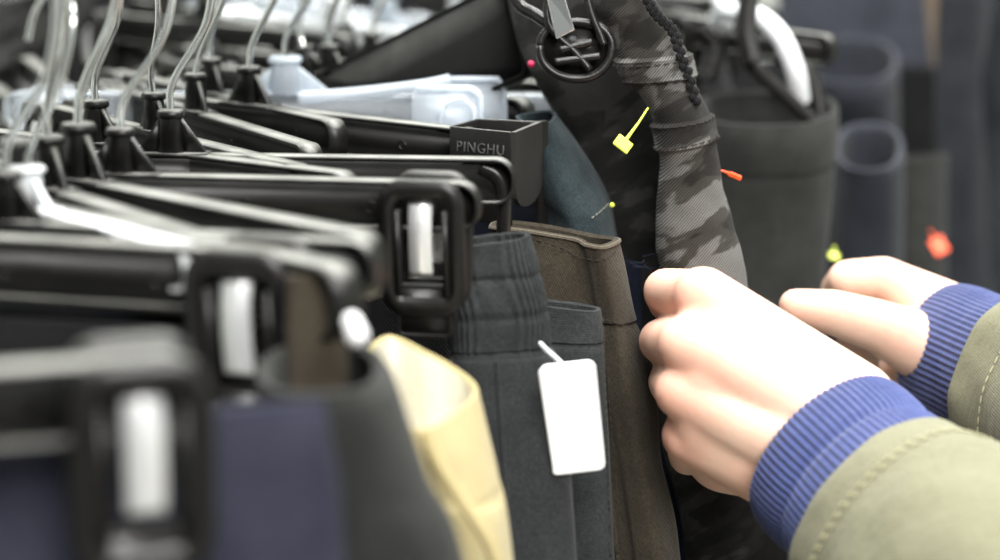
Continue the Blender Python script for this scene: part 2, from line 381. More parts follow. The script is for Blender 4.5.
mw4 = Matrix((dx, Vector((0,0,1)), dn)).transposed().to_4x4(); mw4.translation = W[0]+dx*.004+Vector((0,0,-.0102))+dn*.0002
part('embossed_lettering', fm, o, inv @ mw4)
# rounded drop loop at the end of the level bars (moulded end horn)
for hh in (hI,):
    b = MB(); b.tube(catmull([(.128,0,-.004), (.134,0,-.007), (.137,0,-.014), (.137,0,-.030), (.136,0,-.040)], 26), .0030, 10)
    part('end_horn', b.mesh('end_horn', M['glossy']), hh)
inv = hL.matrix_world.inverted()
def lc(x, y, d=.915): return inv @ P(x, y, d)
b = MB()
for x0, x1, y0, y1, d in ((447,506,77,135,.935), (412,482,86,140,.905)):
    o_ = [(x0+8,y0),(x1-9,y0),(x1-2,y0+4),(x1,y0+14),(x1,y1),(x0,y1),(x0,y0+14),(x0+2,y0+4)]
    f1 = [lc(x, y, d) for x, y in o_]; f2 = [lc(x, y, d+.0025) for x, y in o_]; b.loft([f1, f2])
b.tube([lc(412+4,88,.903), lc(470,88,.903), lc(480,96,.903), lc(481,135,.903)], .0014, 8)
b.tube([lc(450,79,.933), lc(498,79,.933), lc(504,88,.933), lc(505,130,.933)], .0014, 8)
cl = part('clip', b.mesh('clip', M['milky']), hL)
b = MB(); b.tube(catmull([lc(300,98,.95), lc(360,93,.94), lc(420,86,.93), lc(450,80,.93)], 20), .0030, 10); b.tube([lc(440,130,.900), lc(444,104,.900), lc(462,98,.900), lc(474,108,.900), lc(475,130,.900)], .0012, 8)
part('milky_edge', b.mesh('milky_edge', M['milky']), hL)
# rail
ra = onz(172, 153, Z0)+Vector((0,0,.0825)); rb = onz(330, 78, Z0)+Vector((0,0,.0825)); rd = (rb-ra).normalized(); rd.z = 0
rail = MB().tube([ra-rd*.55, ra+rd*1.3], .0125, 20).build('clothes_rail', M['chrome'])
tag(rail, 'chrome clothes rail the near hangers hook over', 'rail')
# tilted wide hanger holding the camouflage trousers
n = P(350, 86, 1.02); e = P(556, -14, .90)
X = (e-n).normalized()
root = empty('trouser_hanger', n, 'wide black hanger tilted up to the right, oval clip on the camouflage trousers', 'hanger', 'trouser hangers on the near rail')
Y = Vector((0,0,1)).cross(X).normalized(); Zl = X.cross(Y)
mm = Matrix((X, Y, Zl)).transposed().to_4x4()
root.matrix_world = Matrix.Translation(n) @ mm
b = MB(); ol = rrect(-.05,.135,-.034,.0125,.006)
b.strip(ol, (-.0045,.0045), .0016, closed=True); b.prism(rrect(-.049,.134,-.033,.0115,.005), (-.001,.001))
part('bar', b.mesh('bar', M['matte']), root)
part('neck', MESH['neck','black'], root, Matrix.Translation((-.03,0,.0125))); part('hook', HOOKS[0], root, Matrix.Translation((-.03,0,.0125)))
inv = root.matrix_world.inverted()
# oval clip built at its place
D = .835
def cw(px, py, d=D): return inv @ P(px, py, d)
b = MB()
oval = [(540,46),(543,62),(556,74),(575,79),(595,75),(608,62),(612,45),(606,32),(595,25),(575,22),(555,26),(544,34)]
oo = catmull([cw(x, y) for x, y in oval], 48, True)
b.tube(oo+[oo[0]], .0019, 8)
cc = sum(oo, Vector())/len(oo); f1 = [cc+(p-cc)*.97+(inv.to_3x3() @ Vector((0,.002,0))) for p in oo]; f2 = [cc+(p-cc)*.97+(inv.to_3x3() @ Vector((0,.004,0))) for p in oo]
b.loft([f1, f2])
for q in (((548,-10),(549,25),(575,52),(590,70)), ((585,-12),(592,15),(600,34),(604,45)), ((560,50),(592,42)), ((555,62),(600,56))):
    b.tube(catmull([cw(x, y, D-.003) for x, y in q], 14), .0016, 8)
cl = part('clip', b.mesh('clip', M['glossy']), root)
b = MB(); pts = [cw(545,-8,D-.006), cw(562,-14,D-.008), cw(575,30,D-.006), cw(556,40,D-.005)]
yv = inv.to_3x3() @ Vector((0,.0012,0)); b.add(pts+[p+yv for p in pts], [(0,1,2,3),(7,6,5,4),(0,4,5,1),(1,5,6,2),(2,6,7,3),(3,7,4,0)])
sp_ = part('clip_spring', b.mesh('clip_spring', M['wire'], smooth=False), cl); q = sp_.modifiers.new('b','BEVEL'); q.width = .0006; q.segments = 2
b = MB(); b.tube(catmull([cw(508,-20,D+.01), cw(520,5,D+.008), cw(536,15,D+.004), cw(552,26,D)], 20), .0030, 10)
part('end_horn', b.mesh('end_horn', M['glossy']), root)
b = MB(); b.ball(cw(531,64,.88), .0016); 
part('marker_or_glint', b.mesh('marker_or_glint', M['pink']), root)
# ------------------------------------------------------------------ garments
def rib_fn(n, amp): return lambda a, t: amp*math.sin(a*n)
def garment(name, label, rows, mt, nrow=70, nseg=72, wr=.0016, wf=22, seed=0, lining=None, band=None, rim=.0009, group='trousers on the near rail', cat='trousers', band_mt=None, bandfn=None, ex=.62, stitch=None, extra_loops=None):
    """rows: (L point, R point, thickness) from top to bottom; builds a hollow cloth body with an open turned rim"""
    if extra_loops: loops = [catmull(l, nseg, True) for l in extra_loops]
    else:
        loops = []
        for l, r, th in rows:
            c = (l+r)/2; U = (r-l)/2; Vd = Vector((-U.y, U.x, 0)).normalized()*th/2
            lp = []
            for k in range(nseg):
                a = 2*math.pi*k/nseg; ca, sa = math.cos(a), math.sin(a)
                lp.append(c + U*math.copysign(abs(ca)**ex, ca) + Vd*math.copysign(abs(sa)**.85, sa))
            loops.append(lp)
    m = len(loops); full = []
    cols = [catmull([loops[i][k] for i in range(m)], nrow) for k in range(nseg)]
    arc = [0]
    for i in range(1, nrow): arc.append(arc[-1]+(cols[0][i]-cols[0][i-1]).length)
    for i in range(nrow):
        ring = [cols[k][i] for k in range(nseg)]; c = sum(ring, Vector())/nseg; out = []
        for k, p in enumerate(ring):
            nrm = (ring[(k+1) % nseg]-ring[k-1]).cross(Vector((0,0,-1)))
            if nrm.length < 1e-9: nrm = p-c
            nrm.normalize()
            if nrm.dot(p-c) < 0: nrm = -nrm
            q = Vector((p.x*wf+seed*7.3, p.y*wf, p.z*wf*.32))
            ampl = wr*min(1, .35+arc[i]*9)
            d = noise.noise(q)*ampl*1.6 + noise.noise(q*2.3)*ampl*.7
            if bandfn and band and arc[i] < band: d += bandfn(2*math.pi*k/nseg, arc[i])
            out.append(p+nrm*d)
        full.append(out)
    root = empty('trousers', full[0][0].copy(), label, cat, group)
    def inner(r, s=.0022, dz=0):
        c = sum(r, Vector())/nseg; o = []
        for k, p in enumerate(r):
            nrm = (r[(k+1) % nseg]-r[k-1]).cross(Vector((0,0,-1)))
            if nrm.length < 1e-9: nrm = p-c
            nrm.normalize()
            if nrm.dot(p-c) < 0: nrm = -nrm
            o.append(p-nrm*s+Vector((0,0,dz)))
        return o
    k0 = 0
    if band:
        k0 = max(i for i in range(nrow) if arc[i] <= band)
    def shift(r, s): return inner(r, -s)
    depth = max(i for i in range(nrow) if arc[i] <= max(.05, arc[3]))
    top = [inner(full[0], rim*.6, rim*.9)]
    inn = [inner(full[i], rim*2.2) for i in range(0, depth)]
    mb = MB()
    if band:
        mb.loft([inner(full[0], rim*2.2), inner(full[0], rim*1.2, rim*.9), inner(full[0], rim*.2, rim*.6)]+full[:k0+1]+[inner(full[k0], .0012)], False, False)
        mb.build('waistband', band_mt or mt, root)
        MB().loft([inner(full[k0], .0010)]+[inner(full[k0+1], .0004)]+full[k0+2:], False, False).build('trouser_body', mt, root)
    else:
        mb.loft([inner(full[0], rim*2.2), inner(full[0], rim*1.2, rim*.9), inner(full[0], rim*.2, rim*.6)]+full, False, False).build('trouser_body', mt, root)
    MB().loft(list(reversed(inn)), True, False).build('lining', lining or mt, root)
    root['_full'] = 1
    return root, full, arc
def stitches(root, pts, mt, ln=.0022, gap=.0012, r=.00028, name='stitching', parent=None):
    pts = [Vector(p) for p in pts]; b = MB(); acc = 0; i = 0
    dist = [0]
    for k in range(1, len(pts)): dist.append(dist[-1]+(pts[k]-pts[k-1]).length)
    def at(s):
        for k in range(1, len(pts)):
            if s <= dist[k]:
                f = (s-dist[k-1])/max(1e-9, dist[k]-dist[k-1]); return pts[k-1].lerp(pts[k], f)
        return pts[-1]
    s = 0
    while s+ln < dist[-1]:
        b.tube([at(s), at(s+ln*.5), at(s+ln)], [r*.6, r, r*.6], 5); s += ln+gap
    return b.build(name, mt, root)
def surf(full, pts, lift=.0006):
    """drop a pixel polyline onto the camera-facing side of a garment: nearest ring vertices by screen position"""
    out = []
    camp = Vector((0,0,CH)); ax = Vector((0,cp,-sp)); up = Vector((0,sp,cp))
    sc = []
    for r in full:
        for v in r:
            d = v-camp; z = d.dot(ax)
            if z > .05: sc.append((500+d.x/z*F, 280-d.dot(up)/z*F, z))
    pl = catmull([(x, y, 0) for x, y in pts], 10*len(pts))
    for p in pl:
        near = sorted(sc, key=lambda q: (q[0]-p.x)**2+(q[1]-p.y)**2)[:10]
        z = min(q[2] for q in near); out.append(P(p.x, p.y, z-lift))
    return out
def rowsp(*a): return [(P(l, y1, d), P(r, y2, d2), th) for (l, y1, d, r, y2, d2, th) in a]
def lp(*a): return [P(x, y, d) for x, y, d in a]
# nearest: navy trousers lower left
garment('navy', 'blurred navy trousers under the nearest clip at the bottom left corner', rowsp(
    (-160,440,.452,324,402,.466,.006), (-160,500,.454,332,440,.466,.008), (-170,640,.46,352,560,.47,.016), (-170,1100,.46,380,1100,.475,.03)), M['navy'], seed=1, wr=.0028, wf=30)
def dl(y, xl, xr, k=1): return lp(*[((xl+xr)/2+(xr-xl)/2*math.copysign(abs(math.cos(a))**.7, math.cos(a)), y+27*k*math.sin(a)-3*math.cos(a), .53-.03*math.sin(a)) for a in [2*math.pi*q_/16 for q_ in range(16)]])
garment('dark', 'blurred charcoal trousers with an open waist left of the cream trousers', None, M['grey'], extra_loops=[
    dl(372,255,388), dl(392,258,400), dl(480,262,428,.7), dl(600,270,470,.4), dl(1100,300,520,.1)], seed=2, wr=.0012, band=.006, band_mt=M['bggrey'], rim=.0016)
garment('olivebrown', 'blurred brown garment top seen between the two shining clips', rowsp(
    (285,278,.552,343,270,.556,.008), (285,345,.552,350,345,.556,.008), (280,700,.552,356,700,.556,.01)), M['brown'], seed=3)
# cream
cr, cf, ca = garment('cream', 'cream cotton trousers with a pale lining showing in the open waist', None, M['cream'], extra_loops=[
    lp((384,337,.680),(430,354,.672),(468,377,.664),(479,394,.650),(462,412,.625),(425,432,.590),(380,420,.585),(350,380,.62)),
    lp((384,365,.680),(430,380,.672),(472,400,.664),(489,430,.650),(474,450,.622),(432,460,.590),(380,450,.585),(350,400,.62)),
    lp((390,430,.680),(440,440,.672),(485,450,.664),(501,480,.650),(484,500,.618),(440,500,.590),(390,490,.585),(360,450,.62)),
    lp((400,540,.680),(450,545,.672),(500,545,.664),(514,560,.650),(500,570,.618),(462,570,.590),(400,560,.585),(380,520,.62)),
    lp((420,1000,.680),(480,1000,.672),(530,1000,.664),(556,1000,.650),(540,1000,.618),(490,1000,.590),(440,1000,.585),(410,1000,.62))],
    seed=4, lining=M['lining'], wr=.0012, rim=.0011)
b = MB(); b.tube([v+Vector((0,0,.0002)) for v in catmull(lp((425,433,.589),(436,460,.588),(460,500,.587),(490,548,.587),(505,600,.587)), 40)], [.0022]*40, 8)
b.build('fly_flap', M['cream'], cr)
stitches(cr, surf(cf, [(470,505),(488,492),(502,482)]), M['cream'], ln=.004)
# black trousers under the mid hangers
def under(hg, label, mt, x0=-.12, x1=.125, th=.02, seed=0, drop=.5):
    mw_ = hg.matrix_world
    rows = []
    for dz, g in ((-.024, 0), (-.06, .002), (-.2, .008), (-drop, .014)):
        rows.append((mw_ @ Vector((x0, 0, dz)), mw_ @ Vector((x1, 0, dz)), th+g))
    return garment('t', label, rows, mt, seed=seed, nrow=40, nseg=48)
bpy.context.view_layer.update()
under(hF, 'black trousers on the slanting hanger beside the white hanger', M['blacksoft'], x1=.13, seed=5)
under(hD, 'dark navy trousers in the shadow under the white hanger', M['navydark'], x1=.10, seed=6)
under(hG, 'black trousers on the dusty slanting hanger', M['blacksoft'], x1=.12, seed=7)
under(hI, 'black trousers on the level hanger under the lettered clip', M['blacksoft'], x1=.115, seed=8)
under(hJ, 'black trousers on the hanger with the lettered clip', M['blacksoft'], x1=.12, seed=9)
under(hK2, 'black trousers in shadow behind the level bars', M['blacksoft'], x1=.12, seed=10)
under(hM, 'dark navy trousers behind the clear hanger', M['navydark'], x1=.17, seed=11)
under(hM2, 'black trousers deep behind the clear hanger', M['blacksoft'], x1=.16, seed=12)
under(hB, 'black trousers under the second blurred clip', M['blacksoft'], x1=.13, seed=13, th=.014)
# charcoal ribbed waist
rb_, rf, rarc = garment('rib', 'charcoal jogger trousers with a gathered elastic waistband', rowsp(
    (440,246,.735,530,236,.735,.020), (442,275,.735,540,270,.735,.021), (446,318,.735,549,312,.735,.022), (450,352,.735,552,346,.735,.022),
    (452,380,.735,560,375,.735,.026), (470,560,.735,578,560,.735,.030), (480,900,.735,600,900,.735,.032)), M['charcoal'], nseg=144, seed=14, wr=.0010, ex=.5,
    band=.041, bandfn=lambda a, s: .00045*math.sin(a*38+2*math.sin(s*160))*(1 if True else 0)-.0010*math.exp(-((s-.0145)/.0012)**2)-.0010*math.exp(-((s-.029)/.0012)**2))
for i, q in enumerate((((452,357),(456,430),(466,560)), ((497,362),(503,450),(512,560)))):
    pth = surf(rf, q, -.0002); b = MB(); b.tube(pth, [.0011]*len(pth), 6); b.build('pleat', M['charcoal'], rb_)
rb2, rf2, _ = garment('flap', 'charcoal trousers behind the white tag, plain hemmed top', rowsp(
    (520,301,.772,601,311,.765,.014), (522,330,.772,603,335,.765,.015), (530,420,.772,607,420,.765,.018), (530,560,.772,612,560,.765,.02), (530,900,.772,630,900,.765,.022)), M['charcoal'], seed=15, wr=.001, band=.012)
stitches(rb2, surf(rf2, [(603,318),(606,400),(611,560)], .0004), M['thread'])
# brown trousers
def bl(y, xl, xr, dd=0, k=1):
    return lp(*[(xl+(xr-xl)*u, y+v*k, .80+w+dd) for u, v, w in ((.10,-12,.022),(.42,-8,.022),(.80,2,.014),(1,6,.0),(.88,14,-.018),(.74,12,-.016),(.64,6,-.012),(.25,-2,-.008),(0,-6,.006))])
br, bf, _ = garment('brown', 'brown olive twill trousers with a stitched waistband beside the hand', None, M['brown'], extra_loops=[
    bl(234,490,621), bl(262,494,628), bl(318,500,637,0,.7), bl(420,505,656,0,.3), bl(560,515,684), bl(950,530,740)],
    seed=16, wr=.0022, wf=34, band=.036, rim=.0013)
MB().tube([v for v in bf[0]+[bf[0][0]]], .0009, 6).build('rim_piping', M['brownrim'], br)
stitches(br, surf(bf, [(530,238),(560,247),(580,257),(602,260),(617,250)]), M['thread'])
stitches(br, surf(bf, [(560,306),(600,318),(634,328)]), M['thread'])
pth = surf(bf, [(603,330),(603,420),(611,500),(618,560)], -.0002); MB().tube(pth, [.0009]*len(pth), 6).build('side_seam', M['brown'], br)
stitches(br, surf(bf, [(609,400),(616,480),(624,560)]), M['thread'])
# teal denim
te, tf, _ = garment('teal', 'blue black denim trousers with a stiff folded waistband beside the lettered clip', None, M['teal'], extra_loops=[
    lp((516,117,.862),(540,112,.872),(553,112,.874),(558,116,.868),(550,124,.852),(530,126,.850)),
    lp((524,140,.862),(545,135,.878),(574,142,.880),(580,148,.868),(568,156,.850),(545,156,.846)),
    lp((536,185,.862),(560,180,.885),(600,190,.884),(607,196,.868),(592,206,.846),(560,206,.842)),
    lp((542,215,.862),(570,215,.888),(609,222,.886),(614,228,.868),(600,238,.846),(570,238,.842)),
    lp((550,320,.862),(580,320,.888),(620,320,.886),(628,320,.868),(610,320,.846),(570,320,.842)),
    lp((560,700,.862),(600,700,.888),(650,700,.886),(668,700,.868),(640,700,.846),(590,700,.842))], seed=17, wr=.0014, wf=45)
stitches(te, surf(tf, [(541,127),(547,122),(551,117)]), M['threadgrey']); stitches(te, surf(tf, [(592,218),(602,210),(609,203)]), M['threadgrey'])
b = MB(); b.ball(P(612,205,.855), .0011); b.build('tag_barb', M['yellow'], te)
# small navy roll
garment('roll', 'small roll of black jersey standing behind the denim waistband', rowsp(
    (590,172,.95,637,176,.95,.036), (592,200,.95,642,200,.95,.036), (600,330,.95,665,330,.95,.036), (600,700,.95,700,700,.95,.036)), M['navydark'], seed=18, wr=.0006, ex=.95, rim=.0014)
garment('inner', 'dark navy trousers hanging between the brown trousers and the hand', rowsp(
    (590,255,.90,662,262,.885,.02), (610,330,.90,680,330,.885,.02), (630,560,.90,715,560,.885,.024), (650,950,.90,760,950,.885,.024)), M['navydark'], seed=19, wr=.002)
tg = MB()
for k in range(10):
    x = 640+random.random()*30; y = 258+random.random()*18; d = .86
    tg.tube(catmull([P(x, y, d), P(x+random.uniform(-12,18), y+random.uniform(-12,6), d-.004), P(x+random.uniform(-20,30), y+random.uniform(-14,14), d-.006)], 10), .00025, 5)
tg = tg.build('loose_threads', M['navydark']); tag(tg, 'tuft of loose dark threads above the index finger', 'threads', kind='stuff')
# camouflage trousers
cm, cf_, _ = garment('camo', 'charcoal camouflage trousers being pulled out of the rack', rowsp(
    (500,-60,.90,640,-60,.88,.02), (520,50,.90,660,40,.88,.022), (560,110,.90,690,110,.88,.024), (600,200,.90,712,190,.88,.026), (630,290,.90,738,290,.87,.028), (655,420,.89,790,420,.87,.030), (686,560,.87,850,560,.86,.032), (700,950,.87,900,950,.86,.034)),
    M['camoshade'], seed=20, wr=.003, wf=30)
rollL = [(606,-60,640,-70),(590,0,654,-2),(604,30,676,30),(622,70,692,62),(640,95,699,92),(655,130,708,120),(661,160,717,150),(657,200,727,196),(655,250,740,245),(662,300,751,300),(676,400,775,400)]
cols = []
ringn = 40
ctrl = [(P(a, b_, .845), P(c, d_, .845)) for a, b_, c, d_ in rollL]
Ls = catmull([c[0] for c in ctrl], 110); Rs = catmull([c[1] for c in ctrl], 110); rings = []
for i in range(110):
    l, r_ = Ls[i], Rs[i]; c = (l+r_)/2; U = (r_-l)/2; Vd = Vector((-U.y, U.x, 0)).normalized()*.014; ring = []
    for k in range(ringn):
        a = 2*math.pi*k/ringn; p = c+U*math.cos(a)+Vd*math.sin(a)
        q = p*38; ring.append(p+(p-c).normalized()*(noise.noise(q)*.0022+noise.noise(q*2.7)*.0010))
    rings.append(ring)
MB().loft(rings).build('rolled_waistband', M['camo'], cm)
def belt(i0, i1, grow=.0016, name='belt_loop'):
    rr = []
    for j, i in enumerate(range(i0, i1+1)):
        c = sum(rings[i], Vector())/ringn; g = grow if 0 < j < (i1-i0) else grow*.15
        if j in (1, i1-i0-1): g = grow*1.25
        rr.append([p+(p-c).normalized()*g for p in rings[i]])
    MB().loft(rr, False, False).build(name, M['camo'], cm)
def ridx(y, side=0):
    best = 0; bd = 1e9
    for i in range(110):
        v = rings[i][0]; d = v-Vector((0,0,CH)); z = d.dot(Vector((0,cp,-sp))); yy = 280-d.dot(Vector((0,sp,cp)))/z*F
        if abs(yy-y) < bd: bd = abs(yy-y); best = i
    return best
belt(ridx(52), ridx(76)); belt(ridx(112), ridx(138))
def onring(y, ang, out=.0006):
    i = ridx(y); c = sum(rings[i], Vector())/ringn; k = int(ang/360*ringn) % ringn; p = rings[i][k]; return p+(p-c).normalized()*out
for y in (56, 73, 116, 134):
    stitches(cm, catmull([onring(y, a, .0026) for a in range(190, 350, 12)], 40), M['thread'], ln=.0026, gap=.0014, r=.0004)
# zipper cord
cord = catmull([P(640,-30,.825),P(648,0,.825),P(658,16,.826),P(672,30,.828),P(680,52,.829),P(690,80,.831),P(697,106,.833)], 70); b = MB()
for i in range(0, 68, 2):
    s = .0016 if (i//2) % 2 else -.0004
    off = Vector((.0007 if (i//2) % 2 else -.0007, 0, 0)); b.ball(cord[i]+off, .0019, (1,.8,1.1), 8)
b.build('zip_edge', M['blacksoft'], cm)
stitches(cm, surf(cf_, [(582,90),(610,100),(640,118)]), M['thread']); 
# tags
def fastener(px, py, tx, ty, d, mt, label, w=.0075, h=.0055, yawp=0):
    c = P(px, py, d); e = P(tx, ty, d+.006); root = empty('tag_fastener', c, label, 'fastener', 'plastic tag fasteners')
    ax = (e-c).normalized(); up = Vector((0,1,0)).cross(ax).normalized(); dp = ax.cross(up)
    m4 = Matrix((ax, dp, up)).transposed().to_4x4(); m4.translation = c
    MB().box(-h/2,h/2,-.0007,.0007,-w/2,w/2,m4).build('paddle', mt, root, bevel=.0005)
    MB().tube([c+ax*h*.4, c+ax*(e-c).length*.6+Vector((.0003,0,0)), e], [.0008,.0005,.0004], 8).build('stem', mt, root)
fastener(623,144,648,108,.815,M['yellow'],'yellow tag fastener stuck in the camouflage trousers')
fastener(735,176,720,170,.86,M['orange'],'small orange tag fastener right of the camouflage trousers', w=.0022, h=.007)
fastener(939,246,930,230,1.25,M['orange'],'blurred orange tag fastener above the far cuff', w=.009, h=.012)
fastener(834,256,834,246,1.12,M['yellow'],'blurred yellow tag fastener above the far hand', w=.006, h=.005)
# white tag
tc = P(573,418,.716); tr = empty('swing_tag', tc, 'white rounded price tag hanging over the charcoal trousers', 'tag')
m4 = Matrix.Translation(tc) @ Matrix.Rotation(R(12),4,'Z') @ Matrix.Rotation(R(-3),4,'Y') @ Matrix.Rotation(R(6),4,'X')
ol = rrect(-.0104,.0104,-.0220,.0220,.0028)
ol = [(x+(.0008*math.sin(z*600) if x < -.009 else 0)-z*0.08, z) for x, z in ol]
MB().prism(ol, (-.0008,.0008), m4).build('tag_card', M['tagwhite'], tr, bevel=.0004)
MB().tube(catmull([P(540,343,.722), P(548,351,.716), P(556,358,.714), P(562,364,.714)], 14), .0008, 8).build('tag_loop', M['white'], tr)
# ------------------------------------------------------------------ second rack, blurred, right
BG = 'trousers on the far rack'
def oloops(rows):
    out = []
    for xl, xr, yb, yf, d, th in rows:
        lp_ = []
        for k in range(16):
            a = 2*math.pi*k/16; ca, sa = math.cos(a), math.sin(a); ca = math.copysign(abs(ca)**.75, ca)
            lp_.append(P((xl+xr)/2+(xr-xl)/2*ca, (yb+yf)/2+(yf-yb)/2*sa, d-th/2*sa))
        out.append(lp_)
    return out
def bgo(label, rows, mt, seed, **k): return garment('bg', label, None, mt, seed=seed, nrow=44, nseg=64, group=BG, extra_loops=oloops(rows), **k)
def bgp(label, rows, mt, seed, **k): return garment('bg', label, rowsp(*rows), mt, seed=seed, nrow=44, nseg=48, group=BG, **k)
bgo('blurred charcoal trousers with a wide open waist right of the camouflage trousers', [(692,840,92,128,1.12,.08),(694,841,118,156,1.12,.08),(700,836,210,240,1.12,.06),(705,830,400,410,1.12,.05),(705,840,800,800,1.12,.05)], M['bggrey'], 21, wr=.004, band=.03, rim=.002)
bgo('blurred dark blue trousers with a round open waist, second in the far row', [(834,904,124,172,1.28,.09),(834,905,150,196,1.28,.08),(832,905,300,330,1.28,.07),(830,905,800,800,1.28,.07)], M['bgblue'], 22, rim=.0018, band=.006, band_mt=M['bgslate'])
bgp('blurred narrow black trousers at the end of the far row', [(902,158,1.40,943,158,1.38,.05),(902,220,1.40,940,220,1.38,.05),(900,500,1.40,935,500,1.38,.05)], M['bggrey'], 23, ex=.9)
bgo('blurred slate trousers with an oval open waist high behind the second pair', [(800,899,38,84,1.50,.13),(802,899,60,106,1.50,.12),(808,899,180,200,1.5,.09),(810,900,600,600,1.5,.09)], M['bgblue'], 24, rim=.002, band=.012, band_mt=M['bgslate'])
bgp('blurred slate blue garment hanging at the top right', [(770,-60,1.85,925,-60,1.82,.05),(775,60,1.85,925,60,1.82,.05),(775,500,1.85,922,500,1.82,.05)], M['bgslate'], 25, wr=.008, wf=14)
bgp('blurred tan strip of cloth beyond the far row', [(918,-20,1.95,952,-20,1.95,.04),(918,500,1.95,950,500,1.95,.04)], M['bgtan'], 26)
bgp('blurred long grey garment hanging at the right edge', [(940,-80,1.60,985,-80,1.58,.05),(940,100,1.60,985,100,1.58,.05),(938,600,1.60,985,600,1.58,.05)], M['bgdark'], 27, wr=.008, wf=18)
bgp('blurred long blue black garment cut off by the right edge', [(978,-80,1.68,1100,-80,1.64,.05),(978,100,1.68,1100,100,1.64,.05),(978,700,1.68,1100,700,1.64,.05)], M['bgdark'], 28, wr=.008, wf=18)
bgp('blurred black trousers filling the gap behind the camouflage trousers', [(560,40,1.3,720,40,1.3,.05),(560,200,1.3,760,200,1.3,.05),(560,700,1.3,900,700,1.3,.05)], M['blacksoft'], 29)
bgp('blurred black trousers behind the far pairs', [(700,60,1.75,960,70,1.75,.05),(700,200,1.75,960,200,1.75,.05),(700,700,1.75,1000,700,1.75,.05)], M['blacksoft'], 30)
# far hangers and glossy clips
FH = 'hangers on the far rack'
def fhang(a, b_, lab, **k): return hanger(a, b_, lab, group=FH, **k)
fhang(P(640,10,1.20), P(790,30,1.14), 'blurred black hanger above the charcoal far trousers', clips=(-.118,.03), scale=.95)
fhang(P(600,-14,1.42), P(800,10,1.34), 'blurred black hanger at the very top right of the camouflage trousers', clips=(-.118,.10))
g = empty('trouser_clip', P(770,50,1.12), 'blurred glossy curved clip with a painted white highlight above the far trousers', 'clip')
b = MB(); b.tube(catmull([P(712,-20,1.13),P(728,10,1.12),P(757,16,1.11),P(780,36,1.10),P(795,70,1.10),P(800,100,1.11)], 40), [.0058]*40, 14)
b.build('clip_arm_glint', M['white'], g)  # white colour stands in for the highlight along the glossy arm
b = MB(); b.tube(catmull([P(748,62,1.10),P(765,78,1.10),P(790,100,1.10),P(815,125,1.10)], 20), .004, 10)
b.tube(catmull([P(775,58,1.12),P(800,66,1.12),P(815,84,1.12),P(822,125,1.12)], 20), .004, 10); b.tube(catmull([P(750,-10,1.09),P(746,30,1.09),P(752,62,1.09)], 16), .006, 10); b.build('clip_frame', M['clipblack'], g)
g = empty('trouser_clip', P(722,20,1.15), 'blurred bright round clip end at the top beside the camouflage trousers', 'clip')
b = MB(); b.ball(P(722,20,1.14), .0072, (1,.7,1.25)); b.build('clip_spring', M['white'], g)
MB().tube(catmull([P(700,28,1.15),P(715,48,1.15),P(706,80,1.15)], 16), .007, 12).build('clip_frame', M['glossy'], g)
# ------------------------------------------------------------------ neighbouring rack top left
RG = 'hangers on the neighbouring rack'
for i, (x, y, d, kd) in enumerate(((205,22,1.25,'black'),(335,22,1.35,'white'),(300,2,1.55,'clear'),(385,22,1.45,'clear'),(240,-6,1.5,'clear'),(170,5,1.45,'black'),(430,0,1.6,'black'))):
    hanger(P(x, y, d), P(x+150, y+14+i*3, d-.1), ['black hanger neck blurred behind the wire hooks at upper left', 'bright white hanger blurred above the clear hanger', 'clear hanger blurred at the top edge above the clear cone', 'milky hanger blurred left of the tilted wide bar', 'clear hanger blurred at the top edge among the wire hooks', 'black hanger blurred behind the leftmost wire hooks', 'black hanger blurred above the tilted wide bar'][i], kind=kd, clips=(-.118,.118), group=RG)
for a, b_, lab in ((P(112,122,1.15), P(-10,28,1.30), 'black hanger arm running from the left edge down to the wire hooks'), (P(190,74,1.25), P(75,-6,1.40), 'black hanger arm running down from the top edge behind the wire hooks'), (P(60,128,1.2), P(-60,50,1.32), 'black hanger arm cut by the left edge below the checked garment')):
    hanger(a, b_, lab, clips=(), group=RG, hook=False)
def sh(label, rows, mt, seed, **k): return garment('bg', label, rowsp(*rows), mt, seed=seed, nrow=30, nseg=36, group='garments on the neighbouring rack', **k)
sh('blurred dark checked garment at the top left corner', [(-80,-60,1.35,95,-80,1.30,.05),(-80,0,1.35,92,0,1.30,.05),(-80,60,1.35,60,52,1.3,.05),(-80,90,1.35,0,80,1.3,.05)], M['camoshade'], 31)
sh('blurred black garment behind the wire hooks', [(60,-60,1.5,190,-60,1.5,.05),(60,200,1.5,190,200,1.5,.05),(60,700,1.5,190,700,1.5,.05)], M['blacksoft'], 32)
sh('blurred dark grey garment behind the white hangers', [(180,14,1.6,330,20,1.6,.05),(180,200,1.6,330,200,1.6,.05),(180,700,1.6,330,700,1.6,.05)], M['bggrey'], 33)
sh('blurred black garment left of the tilted wide bar', [(345,-40,1.65,560,-40,1.6,.05),(300,200,1.65,560,200,1.6,.05),(300,700,1.65,560,700,1.6,.05)], M['blacksoft'], 34)
sh('blurred black garment at the far left behind the hooks', [(-200,-60,1.6,80,-60,1.6,.05),(-200,300,1.6,80,300,1.6,.05),(-200,700,1.6,80,700,1.6,.05)], M['blacksoft'], 35)
# shelf of the shop behind, reaching across
sr = empty('display_shelf', Vector((-.3,2.6,0)), 'grey metal shop shelving blurred far behind the racks', 'shelving')
for z in (.2,.7,1.16): MB().box(-1.6,1.6,2.5,2.9,z,z+.02).build('shelf', mat('shelf paint', (.25,.26,.25), .4), sr, bevel=.002)
for x in (-1.6,-.8,0,.8,1.58): MB().box(x,x+.03,2.88,2.92,0,1.9).build('upright', M['black'], sr)
# ------------------------------------------------------------------ person
pr = empty('person', P(822,440,.745), 'person in an olive jacket with blue knit cuffs handling the camouflage trousers', 'person')
b = MB()
def chain(pts, rs, extra=None):
    for i in range(len(pts)-1): b.capsule(pts[i], pts[i+1], rs[i], rs[i+1])
q = lambda *a: P(*a)
